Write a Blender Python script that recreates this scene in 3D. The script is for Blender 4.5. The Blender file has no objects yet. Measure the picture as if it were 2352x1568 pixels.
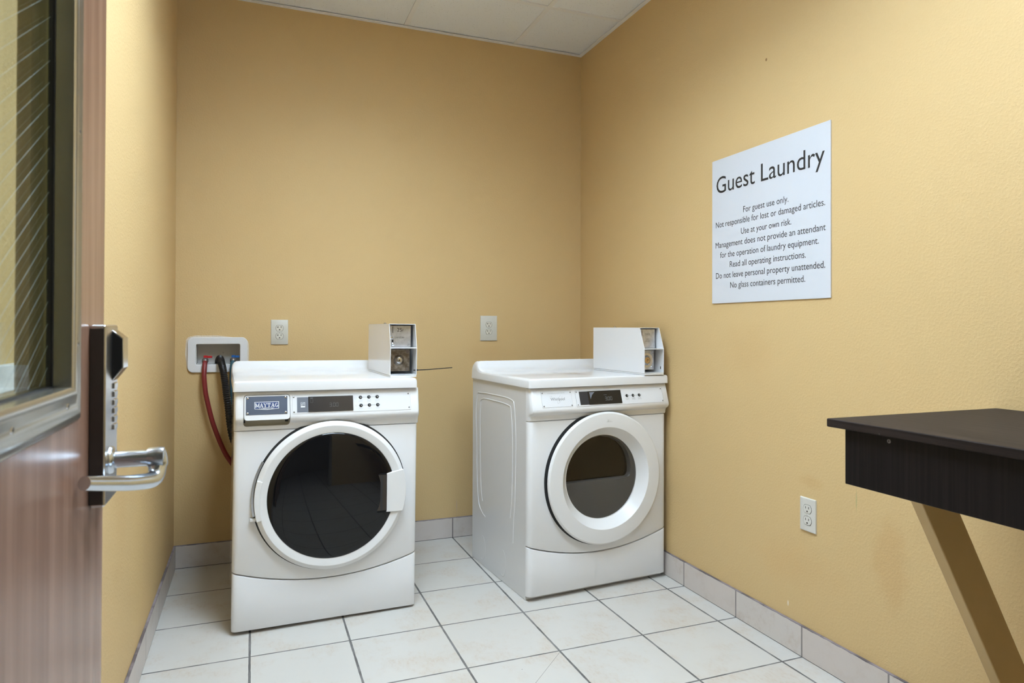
import bpy, bmesh, math, random
from mathutils import Vector, Matrix
random.seed(7)
SC = bpy.context.scene
COL = SC.collection
PI = math.pi

# ------------------------------------------------------------------ helpers
class MB:
    """collects shapes, then links them as ONE mesh object"""
    def __init__(s, M=None):
        s.v, s.f, s.m, s.M, s.k = [], [], [], M or Matrix.Identity(4), 0
    def add(s, vs, fs, M=None):
        T = s.M @ M if M is not None else s.M
        o = len(s.v)
        s.v += [tuple(T @ Vector(p)) for p in vs]
        s.f += [[i + o for i in f] for f in fs]
        s.m += [s.k] * len(fs)
        return s
    def box(s, x0, x1, y0, y1, z0, z1, M=None):
        vs = [(x, y, z) for x in (x0, x1) for y in (y0, y1) for z in (z0, z1)]
        return s.add(vs, [(0,1,3,2),(4,6,7,5),(0,4,5,1),(2,3,7,6),(0,2,6,4),(1,5,7,3)], M)
    def prism(s, poly, ax, a0, a1, M=None):
        def P(p, a):
            return {'x': (a, p[0], p[1]), 'y': (p[0], a, p[1]), 'z': (p[0], p[1], a)}[ax]
        n = len(poly)
        vs = [P(p, a0) for p in poly] + [P(p, a1) for p in poly]
        fs = [tuple(range(n)), tuple(range(2*n-1, n-1, -1))]
        fs += [(i, (i+1) % n, n + (i+1) % n, n + i) for i in range(n)]
        return s.add(vs, fs, M)
    def loft(s, rings, closed=True, caps=True, M=None):
        n = len(rings[0]); vs = [p for r in rings for p in r]; fs = []
        for a in range(len(rings)-1):
            for i in range(n if closed else n-1):
                j = (i+1) % n
                fs.append((a*n+i, a*n+j, (a+1)*n+j, (a+1)*n+i))
        if caps:
            fs += [tuple(range(n)), tuple(range(len(rings)*n-1, (len(rings)-1)*n-1, -1))]
        return s.add(vs, fs, M)
    def lathe(s, prof, n=48, M=None, closed=False):
        """prof = [(radius, height)], turned about local z"""
        vs, fs = [], []; rows = []
        for r, h in prof:
            if r < 1e-7:
                rows.append([len(vs)]); vs.append((0, 0, h))
            else:
                rows.append([len(vs)+i for i in range(n)])
                vs += [(r*math.cos(2*PI*i/n), r*math.sin(2*PI*i/n), h) for i in range(n)]
        pairs = list(zip(rows, rows[1:])) + ([(rows[-1], rows[0])] if closed else [])
        for A, B in pairs:
            for i in range(n):
                j = (i+1) % n
                if len(A) == 1 and len(B) == 1: continue
                if len(A) == 1: fs.append((A[0], B[i], B[j]))
                elif len(B) == 1: fs.append((A[i], B[0], A[j]))
                else: fs.append((A[i], B[i], B[j], A[j]))
        return s.add(vs, fs, M)
    def tube(s, pts, r, n=14, M=None, flat=1.0):
        P = [Vector(p) for p in pts]; R = r if isinstance(r, (list, tuple)) else [r]*len(P)
        rings, up = [], None
        for i, p in enumerate(P):
            t = (P[min(i+1, len(P)-1)] - P[max(i-1, 0)]).normalized()
            if up is None:
                up = Vector((0, 0, 1)) if abs(t.z) < .9 else Vector((0, 1, 0))
            a = (up - t*up.dot(t)).normalized(); b = t.cross(a); up = a
            rings.append([tuple(p + (a*math.cos(2*PI*k/n)*flat + b*math.sin(2*PI*k/n))*R[i]) for k in range(n)])
        return s.loft(rings, M=M)
    def obj(s, name, mat, parent=None, bevel=0, seg=2, ang=40, smooth=35, limit=50):
        me = bpy.data.meshes.new(name)
        me.from_pydata(s.v, [], s.f)
        for m in (mat if isinstance(mat, (list, tuple)) else [mat]): me.materials.append(m)
        me.polygons.foreach_set('material_index', s.m)
        bm = bmesh.new(); bm.from_mesh(me)
        bmesh.ops.remove_doubles(bm, verts=bm.verts, dist=1e-6)
        bmesh.ops.recalc_face_normals(bm, faces=bm.faces)
        bm.to_mesh(me); bm.free()
        me.polygons.foreach_set('use_smooth', [True]*len(me.polygons))
        me.set_sharp_from_angle(angle=math.radians(smooth))
        o = bpy.data.objects.new(name, me); COL.objects.link(o)
        if parent: o.parent = parent
        if bevel:
            b = o.modifiers.new('edge', 'BEVEL'); b.width = bevel; b.segments = seg
            b.limit_method = 'ANGLE'; b.angle_limit = math.radians(limit); b.harden_normals = True
        return o

def tag(o, label, cat, group=None, kind=None):
    o['label'] = label; o['category'] = cat
    if group: o['group'] = group
    if kind: o['kind'] = kind
    return o
def empty(name, loc=(0,0,0), rot=(0,0,0)):
    o = bpy.data.objects.new(name, None); COL.objects.link(o)
    o.location = loc; o.rotation_euler = rot; o.empty_display_size = .1
    return o
def frame(o, x, v, n):
    x, v, n = Vector(x).normalized(), Vector(v).normalized(), Vector(n).normalized()
    m = Matrix.Identity(4)
    for i in range(3):
        m[i][0], m[i][1], m[i][2], m[i][3] = x[i], v[i], n[i], o[i]
    return m
def rrect(x0, x1, y0, y1, r, k=6):
    out = []
    for cx, cy, a in ((x1-r, y1-r, 0), (x0+r, y1-r, 90), (x0+r, y0+r, 180), (x1-r, y0+r, 270)):
        for i in range(k+1):
            t = math.radians(a + 90*i/k); out.append((cx + r*math.cos(t), cy + r*math.sin(t)))
    return out
def catmull(pts, k=8):
    P = [Vector(p) for p in pts]; out = []
    for i in range(len(P)-1):
        a, b, c, d = P[max(i-1, 0)], P[i], P[i+1], P[min(i+2, len(P)-1)]
        for j in range(k):
            t = j/k
            out.append(.5*((2*b) + (c-a)*t + (2*a-5*b+4*c-d)*t*t + (3*b-a-3*c+d)*t**3))
    return out + [P[-1]]
def ring_prism(mb, outer, inner, ax, a0, a1, M=None):
    """flat ring between two outlines with the same number of points"""
    def P(p, a): return {'x': (a, p[0], p[1]), 'y': (p[0], a, p[1]), 'z': (p[0], p[1], a)}[ax]
    n = len(outer)
    vs = [P(p, a) for a in (a0, a1) for loop in (outer, inner) for p in loop]
    fs = []
    for i in range(n):
        j = (i+1) % n
        fs += [(i, j, n+j, n+i), (2*n+i, 3*n+i, 3*n+j, 2*n+j), (i, 2*n+i, 2*n+j, j), (n+i, n+j, 3*n+j, 3*n+i)]
    mb.add(vs, fs, M)
def text_geo(txt, bold=0.0):
    cu = bpy.data.curves.new('lettering', 'FONT'); cu.body = txt; cu.size = 1; cu.resolution_u = 4
    cu.offset = bold
    o = bpy.data.objects.new('lettering', cu); COL.objects.link(o)
    dg = bpy.context.evaluated_depsgraph_get(); dg.update()
    me = bpy.data.meshes.new_from_object(o.evaluated_get(dg))
    vs = [tuple(v.co) for v in me.vertices]; fs = [tuple(p.vertices) for p in me.polygons]
    bpy.data.objects.remove(o); bpy.data.curves.remove(cu); bpy.data.meshes.remove(me)
    return vs, fs
CAP = None
def put_text(mb, txt, x0, x1, base, cap, M, h=0.0004, bold=0.0):
    """letters with the baseline at `base`, capital height `cap`, from x0 to x1 in the frame M"""
    global CAP
    if CAP is None:
        CAP = max(v[1] for v in text_geo('H')[0])
    vs, fs = text_geo(txt, bold)
    a, b = min(v[0] for v in vs), max(v[0] for v in vs)
    mb.add([(x0 + (v[0]-a)/(b-a)*(x1-x0), base + v[1]*cap/CAP, h) for v in vs], fs, M)
SEG = {'0': 'abcdef', '3': 'abgcd', '1': 'bc'}
def put_digits(mb, txt, x0, z0, w, h, M, t=.0016, n=.0006):
    for c in txt:
        if c == '.':
            mb.box(x0-t*.2, x0+t*.8, z0, z0+t, 0, n, M); x0 += t*1.8; continue
        for s in SEG[c]:
            m = z0+h/2
            B = {'a': (x0+t, x0+w-t, z0+h-t, z0+h), 'd': (x0+t, x0+w-t, z0, z0+t), 'g': (x0+t, x0+w-t, m-t/2, m+t/2),
                 'b': (x0+w-t, x0+w, m+t*.3, z0+h-t*.3), 'c': (x0+w-t, x0+w, z0+t*.3, m-t*.3),
                 'f': (x0, x0+t, m+t*.3, z0+h-t*.3), 'e': (x0, x0+t, z0+t*.3, m-t*.3)}[s]
            mb.box(*B, 0, n, M)
        x0 += w*1.28

# ------------------------------------------------------------------ materials
def srgb(*c):
    return tuple(((x/255)/12.92 if x/255 <= .04045 else ((x/255+.055)/1.055)**2.4) for x in c) + (1.0,)
class Mat:
    def __init__(s, name):
        s.mat = bpy.data.materials.new(name); s.mat.use_nodes = True
        s.nt = s.mat.node_tree; s.N = s.nt.nodes; s.L = s.nt.links
        s.b = s.N['Principled BSDF']; s.out = s.N['Material Output']
    def n(s, t, **kw):
        x = s.N.new(t)
        for k, v in kw.items(): setattr(x, k, v)
        return x
    def set(s, node, k, v):
        if isinstance(v, bpy.types.NodeSocket): s.L.new(v, node.inputs[k])
        else: node.inputs[k].default_value = v
    def p(s, **kw):
        for k, v in kw.items(): s.set(s.b, k.replace('_', ' '), v)
        return s
    def math(s, op, a, b=0.0, c=0.0, clamp=False):
        x = s.n('ShaderNodeMath', operation=op, use_clamp=clamp)
        s.set(x, 0, a); s.set(x, 1, b); s.set(x, 2, c)
        return x.outputs[0]
    def mix(s, f, a, b, blend='MIX'):
        x = s.n('ShaderNodeMix', data_type='RGBA', blend_type=blend)
        s.set(x, 0, f); s.set(x, 6, a); s.set(x, 7, b)
        return x.outputs[2]
    def coord(s):
        t = s.n('ShaderNodeTexCoord'); q = s.n('ShaderNodeSeparateXYZ'); s.L.new(t.outputs['Object'], q.inputs[0])
        return t.outputs['Object'], q.outputs[0], q.outputs[1], q.outputs[2]
    def scaled(s, vec, sc):
        m = s.n('ShaderNodeMapping'); s.L.new(vec, m.inputs[0]); m.inputs['Scale'].default_value = sc
        return m.outputs[0]
    def noise(s, vec, scale, detail=3, rough=.5):
        x = s.n('ShaderNodeTexNoise'); s.L.new(vec, x.inputs['Vector'])
        x.inputs['Scale'].default_value = scale; x.inputs['Detail'].default_value = detail; x.inputs['Roughness'].default_value = rough
        return x.outputs[0]
    def ramp(s, f, a, b):
        x = s.n('ShaderNodeMapRange'); s.set(x, 0, f); x.inputs[1].default_value = a; x.inputs[2].default_value = b
        x.interpolation_type = 'SMOOTHSTEP'
        return x.outputs[0]
    def bump(s, h, strength, dist):
        x = s.n('ShaderNodeBump'); s.set(x, 'Height', h); x.inputs['Strength'].default_value = strength; x.inputs['Distance'].default_value = dist
        s.L.new(x.outputs[0], s.b.inputs['Normal'])
    def ellipse(s, a, b, ca, cb, ra, rb, soft=.5, wob=None):
        d = s.math('SQRT', s.math('ADD', s.math('POWER', s.math('DIVIDE', s.math('SUBTRACT', a, ca), ra), 2.0),
                                  s.math('POWER', s.math('DIVIDE', s.math('SUBTRACT', b, cb), rb), 2.0)))
        if wob is not None: d = s.math('ADD', d, s.math('MULTIPLY', s.math('SUBTRACT', wob, .5), .9))
        return s.ramp(d, 1.0, 1.0-soft)

def simple(name, col, rough=.4, metal=0.0, spec=.5, coat=0.0, bump=None):
    m = Mat(name); m.p(Base_Color=col, Roughness=rough, Metallic=metal, Specular_IOR_Level=spec, Coat_Weight=coat)
    if bump:
        v = m.coord()[0]; m.bump(m.noise(v, bump[0], 2), bump[1], bump[2])
    return m.mat

WALL = (0.630, 0.446, 0.218, 1)
def wall_mat(name, marks=None):
    m = Mat(name); v, x, y, z = m.coord()
    big = m.noise(v, 1.3, 2); mid = m.noise(v, 6, 3)
    c = m.mix(m.math('MULTIPLY', m.ramp(mid, .35, .75), .10), WALL, (0.640, 0.425, 0.196, 1))
    c = m.mix(m.math('MULTIPLY', m.ramp(big, .4, .7), .10), c, (0.630, 0.456, 0.232, 1))
    wob = m.noise(v, 14, 4, .6)
    for a, b, ca, cb, ra, rb, soft, colr, amt in marks or ():
        A = {'x': x, 'y': y, 'z': z}
        e = m.ellipse(A[a], A[b], ca, cb, ra, rb, soft, wob)
        c = m.mix(m.math('MULTIPLY', e, amt), c, colr)
    # flecks of bare filler
    vo = m.n('ShaderNodeTexVoronoi'); m.L.new(v, vo.inputs['Vector']); vo.inputs['Scale'].default_value = 3.2
    fl = m.math('LESS_THAN', vo.outputs['Distance'], .008)
    c = m.mix(m.math('MULTIPLY', fl, .7), c, (.72, .62, .48, 1))
    m.p(Base_Color=c, Roughness=.62, Specular_IOR_Level=.32)
    h = m.math('ADD', m.ramp(m.noise(v, 135, 3, .55), .38, .72), m.math('MULTIPLY', m.noise(v, 320, 1), .25))
    m.bump(h, .30, .0013)
    return m.mat
BROWN = (.50, .27, .09, 1); PALE = (.66, .47, .22, 1); RUST = (.22, .11, .03, 1); GREENISH = (.42, .38, .18, 1)
M_wall_right = wall_mat('yellow wall paint right', [
    ('y','z',-2.003,.425,.075,.17,.6,BROWN,.24), ('y','z',-1.70,.60,.07,.03,.9,BROWN,.22), ('y','z',-1.40,1.03,.20,.14,.9,BROWN,.13),
    ('y','z',-.954,1.60,.12,.10,.9,(.66,.45,.26,1),.14), ('y','z',-1.4916,2.106,.0065,.008,.4,RUST,.85), ('y','z',-1.885,.585,.004,.05,.8,GREENISH,.7),
    ('y','z',-1.62,.30,.30,.10,.9,(.62,.36,.14,1),.18), ('y','z',-1.60,.155,.004,.012,.4,(.8,.75,.65,1),.7)])
M_wall_left = wall_mat('yellow wall paint left', [
    ('y','z',-1.05,.36,.16,.26,.35,PALE,.45), ('y','z',-.62,.80,.12,.17,.5,PALE,.35), ('y','z',-1.35,.70,.15,.40,.8,BROWN,.12)])
M_wall_back = wall_mat('yellow wall paint back', [
    ('x','z',-.735,.16,.004,.05,.6,(.55,.40,.30,1),.6), ('x','z',-1.60,1.55,.10,.06,.9,PALE,.12), ('x','z',-.55,.98,.2,.07,.9,BROWN,.12)])

TX, TY, TS = -.7599, -1.0052, .3333
def tile_floor():
    m = Mat('glazed floor tile'); v, x, y, z = m.coord()
    wob = m.math('MULTIPLY', m.math('SUBTRACT', m.noise(v, 22, 3), .5), .003)
    def axis(c, o):
        t = m.math('DIVIDE', m.math('SUBTRACT', c, o), TS)
        fr = m.math('FRACT', m.math('ADD', t, 100.0))
        d = m.math('MULTIPLY', m.math('MINIMUM', fr, m.math('SUBTRACT', 1.0, fr)), TS)
        return m.math('FLOOR', m.math('ADD', t, 100.0)), m.math('ADD', d, wob)
    ix, dx = axis(x, TX); iy, dy = axis(y, TY)
    d = m.math('MINIMUM', m.math('MULTIPLY', dx, .93), m.math('MULTIPLY', dy, 1.15))
    grout = m.ramp(d, .0040, .0030)
    # one cracked tile: a fine straight line from its corner
    ax, ay, bx, by = TX-.004, TY-TS-.010, TX-TS+.004, TY-2*TS+.004
    ln = math.hypot(bx-ax, by-ay); ux, uy = (bx-ax)/ln, (by-ay)/ln
    px, py = m.math('SUBTRACT', x, ax), m.math('SUBTRACT', y, ay)
    al = m.math('ADD', m.math('MULTIPLY', px, ux), m.math('MULTIPLY', py, uy))
    ac = m.math('ABSOLUTE', m.math('ADD', m.math('MULTIPLY', px, -uy), m.math('MULTIPLY', py, ux)))
    crack = m.math('MULTIPLY', m.math('MULTIPLY', m.math('LESS_THAN', ac, .0008), m.math('GREATER_THAN', al, 0.0)), m.math('LESS_THAN', al, ln))
    cell = m.n('ShaderNodeCombineXYZ'); m.L.new(ix, cell.inputs[0]); m.L.new(iy, cell.inputs[1])
    wn = m.n('ShaderNodeTexWhiteNoise', noise_dimensions='3D'); m.L.new(cell.outputs[0], wn.inputs['Vector'])
    off = m.n('ShaderNodeVectorMath', operation='MULTIPLY_ADD'); m.L.new(wn.outputs['Color'], off.inputs[0])
    off.inputs[1].default_value = (7, 7, 7); m.L.new(v, off.inputs[2])
    blotch = m.ramp(m.noise(off.outputs[0], 6, 5, .65), .46, .66)
    fine = m.ramp(m.noise(m.scaled(off.outputs[0], (60, 25, 25)), 1.6, 4, .7), .45, .75)
    c = m.mix(m.math('MULTIPLY', wn.outputs['Value'], .25), (.545, .52, .485, 1), (.57, .553, .525, 1))
    c = m.mix(m.math('MULTIPLY', m.math('MULTIPLY', blotch, fine), .75), c, (.45, .34, .25, 1))
    c = m.mix(m.math('MULTIPLY', blotch, .35), c, (.51, .44, .37, 1))
    vo = m.n('ShaderNodeTexVoronoi'); m.L.new(v, vo.inputs['Vector']); vo.inputs['Scale'].default_value = 5
    c = m.mix(m.math('MULTIPLY', m.math('LESS_THAN', vo.outputs['Distance'], .012), .8), c, (.10, .08, .07, 1))
    gc = m.mix(m.ramp(m.noise(v, 9, 3), .4, .65), (.115, .108, .105, 1), (.20, .19, .185, 1))
    c = m.mix(grout, c, gc); c = m.mix(crack, c, (.22, .20, .18, 1))
    r = m.math('ADD', m.math('MULTIPLY', grout, .5), m.math('ADD', .30, m.math('MULTIPLY', m.noise(v, 40, 3), .12)))
    m.p(Base_Color=c, Roughness=r, Specular_IOR_Level=.42)
    m.bump(m.math('SUBTRACT', m.math('MULTIPLY', m.noise(v, 60, 2), .12), grout), .5, .0015)
    return m.mat
def tile_base(name, ax, org, top=.106):
    m = Mat(name); v, x, y, z = m.coord(); a = {'x': x, 'y': y}[ax]
    t = m.math('FRACT', m.math('ADD', m.math('DIVIDE', m.math('SUBTRACT', a, org), TS), 100.0))
    cell = m.math('FLOOR', m.math('ADD', m.math('DIVIDE', m.math('SUBTRACT', a, org), TS), 100.0))
    d = m.math('MULTIPLY', m.math('MINIMUM', t, m.math('SUBTRACT', 1.0, t)), TS)
    g = m.ramp(d, .0035, .0026)
    lo = m.math('LESS_THAN', z, .0025)
    tp = m.ramp(m.math('ADD', z, m.math('MULTIPLY', m.math('SUBTRACT', m.noise(v, 30, 3), .5), .006)), top-.0035, top-.002)
    off = m.n('ShaderNodeVectorMath', operation='ADD'); m.L.new(v, off.inputs[0])
    cb = m.n('ShaderNodeCombineXYZ'); m.L.new(m.math('MULTIPLY', cell, 3.7), cb.inputs[0]); m.L.new(cb.outputs[0], off.inputs[1])
    wn = m.n('ShaderNodeTexWhiteNoise', noise_dimensions='1D'); m.L.new(cell, wn.inputs['W'])
    bl = m.ramp(m.noise(off.outputs[0], 16, 5, .7), .48, .72)
    c = m.mix(wn.outputs['Value'], (.60, .535, .495, 1), (.63, .59, .555, 1))
    c = m.mix(m.math('MULTIPLY', m.math('MULTIPLY', bl, m.math('ADD', .3, wn.outputs['Value'])), .6), c, (.47, .37, .30, 1))
    c = m.mix(g, c, (.24, .21, .20, 1)); c = m.mix(lo, c, (.10, .09, .09, 1))
    c = m.mix(tp, c, m.mix(m.ramp(m.noise(v, 12, 3), .4, .6), (.27, .23, .25, 1), (.12, .10, .11, 1)))
    m.p(Base_Color=c, Roughness=.36, Specular_IOR_Level=.4)
    return m.mat
def ceiling_tile():
    m = Mat('pitted ceiling tile'); v, x, y, z = m.coord()
    vo = m.n('ShaderNodeTexVoronoi'); m.L.new(v, vo.inputs['Vector']); vo.inputs['Scale'].default_value = 120
    wn = m.n('ShaderNodeTexWhiteNoise'); m.L.new(vo.outputs['Position'], wn.inputs['Vector'])
    pit = m.math('MULTIPLY', m.math('LESS_THAN', vo.outputs['Distance'], .16), m.math('GREATER_THAN', wn.outputs['Value'], .55))
    c = m.mix(m.math('MULTIPLY', m.noise(v, 260, 2), .35), (.83, .86, .90, 1), (.73, .76, .79, 1))
    c = m.mix(m.math('MULTIPLY', pit, .75), c, (.32, .31, .30, 1))
    m.p(Base_Color=c, Roughness=.95, Specular_IOR_Level=.1)
    m.bump(m.math('SUBTRACT', m.math('MULTIPLY', m.noise(v, 300, 2), .4), pit), .6, .002)
    return m.mat
def wood(name, a, b, sc, rough, spec=.5, spread=(.35, .68), fleck=None):
    m = Mat(name); v, x, y, z = m.coord()
    g = m.noise(m.scaled(v, sc), 1.0, 5, .62); big = m.noise(m.scaled(v, tuple(k*.22 for k in sc)), 1.0, 2)
    c = m.mix(m.ramp(g, *spread), a, b)
    c = m.mix(m.math('MULTIPLY', m.ramp(big, .35, .7), .45), c, tuple(.6*p+.4*q for p, q in zip(a, b)))
    if fleck:
        vo = m.n('ShaderNodeTexVoronoi'); m.L.new(v, vo.inputs['Vector']); vo.inputs['Scale'].default_value = 24
        f = m.math('MULTIPLY', m.math('LESS_THAN', vo.outputs['Distance'], .035), m.ramp(m.noise(v, 5, 2), .45, .6))
        c = m.mix(m.math('MULTIPLY', f, .6), c, fleck)
    m.p(Base_Color=c, Roughness=rough, Specular_IOR_Level=spec)
    m.bump(g, .12, .0006)
    return m.mat
def enamel(name, col, rough=.22, scuff=None):
    m = Mat(name); v, x, y, z = m.coord(); c = col
    if scuff:
        e = m.ellipse(x, y, *scuff, .8, m.noise(v, 9, 3))
        k = m.ramp(m.noise(m.scaled(v, (22, 120, 20)), 1.0, 5, .75), .49, .55)
        c = m.mix(m.math('MULTIPLY', m.math('MULTIPLY', e, k), .75), col, (.12, .11, .12, 1))
    m.p(Base_Color=c, Roughness=rough, Specular_IOR_Level=.5, Coat_Weight=.25, Coat_Roughness=.08)
    m.bump(m.noise(v, 30, 1), .02, .001)
    return m.mat
def thin_glass(name, tint, rough=.0, refl=1.0):
    m = Mat(name); m.N.remove(m.b)
    tr = m.n('ShaderNodeBsdfTransparent'); tr.inputs[0].default_value = tint
    gl = m.n('ShaderNodeBsdfGlossy'); gl.inputs['Roughness'].default_value = rough
    fr = m.n('ShaderNodeFresnel'); fr.inputs[0].default_value = 1.5
    mx = m.n('ShaderNodeMixShader'); m.L.new(m.math('MULTIPLY', fr.outputs[0], refl), mx.inputs[0])
    m.L.new(tr.outputs[0], mx.inputs[1]); m.L.new(gl.outputs[0], mx.inputs[2]); m.L.new(mx.outputs[0], m.out.inputs[0])
    return m.mat
def glow(name, col, k):
    m = Mat(name); m.p(Base_Color=(.8, .8, .8, 1), Emission_Color=col, Emission_Strength=k); return m.mat
def stained_steel():
    m = Mat('stained steel plate'); v, x, y, z = m.coord()
    n = m.ramp(m.noise(v, 45, 4, .6), .35, .7)
    c = m.mix(n, (.16, .125, .09, 1), (.36, .33, .29, 1))
    m.p(Base_Color=c, Roughness=.42, Metallic=.75); return m.mat
def brushed(name, a, b):
    m = Mat(name); v, x, y, z = m.coord()
    n = m.ramp(m.noise(v, 60, 4, .6), .35, .7)
    m.p(Base_Color=m.mix(n, a, b), Roughness=.36, Metallic=.85); return m.mat

M_floor = tile_floor()
M_base_back = tile_base('base tile back', 'x', TX); M_base_right = tile_base('base tile right', 'y', TY); M_base_left = tile_base('base tile left', 'y', TY+.09)
M_ceil = ceiling_tile()
M_grid = simple('white grid paint', (.80, .81, .83, 1), .45)
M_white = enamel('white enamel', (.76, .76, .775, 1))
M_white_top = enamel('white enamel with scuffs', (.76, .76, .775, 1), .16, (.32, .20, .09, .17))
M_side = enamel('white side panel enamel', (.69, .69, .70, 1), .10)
M_wplastic = simple('white door plastic', (.76, .76, .77, 1), .30)
M_panel = simple('printed white facia', (.73, .74, .77, 1), .28)
M_rim = simple('pale grey plastic', (.60, .60, .605, 1), .35)
M_black = simple('black plastic', (.012, .012, .013, 1), .35)
M_case = simple('dark lock case', (.045, .038, .036, 1), .3)
M_seal_gap = simple('black rubber and gap shade', (.02, .02, .022, 1), .6)  # rubber of the glazing seal; also painted shade in the door gaps
M_bglass = simple('smoked door glass', (.005, .005, .006, 1), .03, spec=.36)
M_display = simple('smoked display window', (.038, .034, .034, 1), .16)
M_display_b = simple('black display window', (.010, .010, .011, 1), .14)
M_blue = simple('slate blue plate', (.105, .125, .175, 1), .38, .3)
M_slate = simple('slate grey plate', (.15, .165, .20, 1), .4)
M_slate_d = simple('charcoal plate', (.025, .027, .032, 1), .3)
M_navy = simple('navy badge', (.03, .06, .18, 1), .4)
M_silver = simple('silver print', (.80, .81, .83, 1), .3, .2)
M_ink = simple('black ink', (.020, .018, .018, 1), .6)
M_greyink = simple('grey ink', (.20, .20, .21, 1), .6)
M_paleink = simple('pale grey ink', (.45, .45, .46, 1), .6)
M_seg = simple('display digits', (.10, .10, .105, 1), .5)
M_seg_b = simple('grey display digits', (.14, .15, .155, 1), .5)
M_grip = simple('matt black grip', (.006, .006, .007, 1), .6, spec=.15)
M_chrome = simple('polished chrome', (.72, .75, .80, 1), .14, 1.0)
M_lever = simple('brushed chrome lever', (.60, .65, .72, 1), .22, 1.0)
M_satin = simple('satin chrome', (.62, .63, .66, 1), .24, 1.0)
M_steel = brushed('coin plate steel', (.52, .53, .56, 1), (.64, .65, .68, 1))
M_stain = stained_steel()
M_brass = simple('brass lock face', (.62, .42, .20, 1), .32, .7)
M_screw = simple('screw steel', (.45, .45, .46, 1), .3, 1.0)
M_olive = simple('drawer cavity plastic', (.36, .345, .28, 1), .45)
M_greymould = simple('grey moulded liner', (.105, .105, .108, 1), .30)
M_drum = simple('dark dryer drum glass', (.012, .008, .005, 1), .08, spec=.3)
M_ivory = simple('ivory outlet plastic', (.60, .58, .52, 1), .35)
M_ivory_face = simple('ivory receptacle plastic', (.66, .63, .55, 1), .35)
M_white_out = simple('white outlet plastic', (.63, .605, .555, 1), .35)
M_slot = simple('dark slot', (.035, .025, .018, 1), .7)
M_box = simple('white laundry box plastic', (.73, .73, .75, 1), .32)
M_box_in = simple('laundry box liner', (.60, .59, .57, 1), .45)
M_plaster = simple('raw plaster', (.68, .60, .50, 1), .9, bump=(120, .6, .003))
M_red = simple('red valve', (.50, .012, .018, 1), .35)
M_bluev = simple('blue valve', (.01, .11, .38, 1), .35)
M_redhose = simple('red rubber hose', (.215, .022, .022, 1), .45)
M_bluehose = simple('teal rubber hose', (.028, .085, .115, 1), .5)
M_blackhose = simple('black corrugated hose', (.010, .010, .012, 1), .38)
M_nut = simple('hose nut', (.20, .17, .16, 1), .4, .6)
M_sign = simple('white sign board', (.62, .64, .69, 1), .38)
M_tie = simple('black nylon', (.012, .012, .012, 1), .45)
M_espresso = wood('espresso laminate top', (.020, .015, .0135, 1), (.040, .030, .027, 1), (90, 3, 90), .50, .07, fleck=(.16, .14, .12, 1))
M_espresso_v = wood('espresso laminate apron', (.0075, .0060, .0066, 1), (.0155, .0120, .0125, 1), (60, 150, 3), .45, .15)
M_brace = wood('painted timber', (.56, .385, .155, 1), (.62, .43, .19, 1), (9, 9, 9), .40, .5, (.2, .9))
M_doorwood = wood('reddish door veneer', (.205, .108, .075, 1), (.36, .212, .15, 1), (60, 34, 1.3), .26, .5, (.25, .75))
M_frame = simple('door light frame metal', (.48, .46, .41, 1), .20, .8)
M_gl = thin_glass('wired glass', (.86, .91, .88, 1), .02, .4)
M_dryglass = thin_glass('clear dryer glass', (.92, .92, .92, 1), .02, .25)
M_wire = simple('glass wire', (.26, .28, .28, 1), .5, .3)
M_diff = glow('lamp diffuser', (.69, .855, 1.0, 1), 30.0)
M_louvre = simple('satin aluminium louvre', (.62, .62, .63, 1), .35, .6)
M_hall = simple('hall wall paint', (.34, .29, .22, 1), .7)

# ------------------------------------------------------------------ the room
H, W = 2.6793, 2.0915
FRONT = -3.40
def struct(o, label, cat):
    return tag(o, label, cat, None, 'structure')

struct(MB().box(-3.4, 1.3, -5.3, .12, -.05, 0).obj('floor', M_floor),
       'cream square ceramic floor tiles with grey grout lines', 'floor')
HX0, HX1, HZ0, HZ1 = -2.004, -1.8115, .938, 1.0355   # opening for the laundry box
b = MB()
for x0, x1, z0, z1 in ((-W, HX0, 0, H+.08), (HX1, 0, 0, H+.08), (HX0, HX1, 0, HZ0), (HX0, HX1, HZ1, H+.08)):
    b.box(x0, x1, 0, .12, z0, z1)
struct(b.obj('wall_back', M_wall_back), 'yellow textured wall behind the washing machine and dryer', 'wall')
struct(MB().box(0, .12, -5.2, .12, 0, H+.08).obj('wall_right', M_wall_right), 'yellow textured wall that carries the laundry notice and the counter', 'wall')
struct(MB().box(-W-.12, -W, FRONT-.12, .12, 0, H+.08).obj('wall_left', M_wall_left), 'yellow textured wall behind the open wooden door', 'wall')
DX0, DX1, DZ = -1.986, -1.06, 2.13
b = MB()
for x0, x1, z0, z1 in ((-W, DX0-.04, 0, H+.08), (DX1+.04, 0, 0, H+.08), (DX0-.04, DX1+.04, DZ+.04, H+.08)):
    b.box(x0, x1, FRONT-.12, FRONT, z0, z1)
struct(b.obj('wall_front', M_wall_left), 'yellow wall with the doorway into the hall', 'wall')
b = MB()
for x0, x1, z0, z1 in ((DX0-.04, DX0, 0, DZ), (DX1, DX1+.04, 0, DZ), (DX0-.04, DX1+.04, DZ, DZ+.04)):
    b.box(x0, x1, FRONT-.125, FRONT+.006, z0, z1)
struct(b.obj('trim_1', M_frame, bevel=.002), 'metal frame around the doorway', 'door frame')
struct(MB().box(-3.4, 1.3, -5.3, -5.2, 0, H+.08).obj('wall_hall', M_hall), 'plain wall on the far side of the hall', 'wall')

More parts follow.
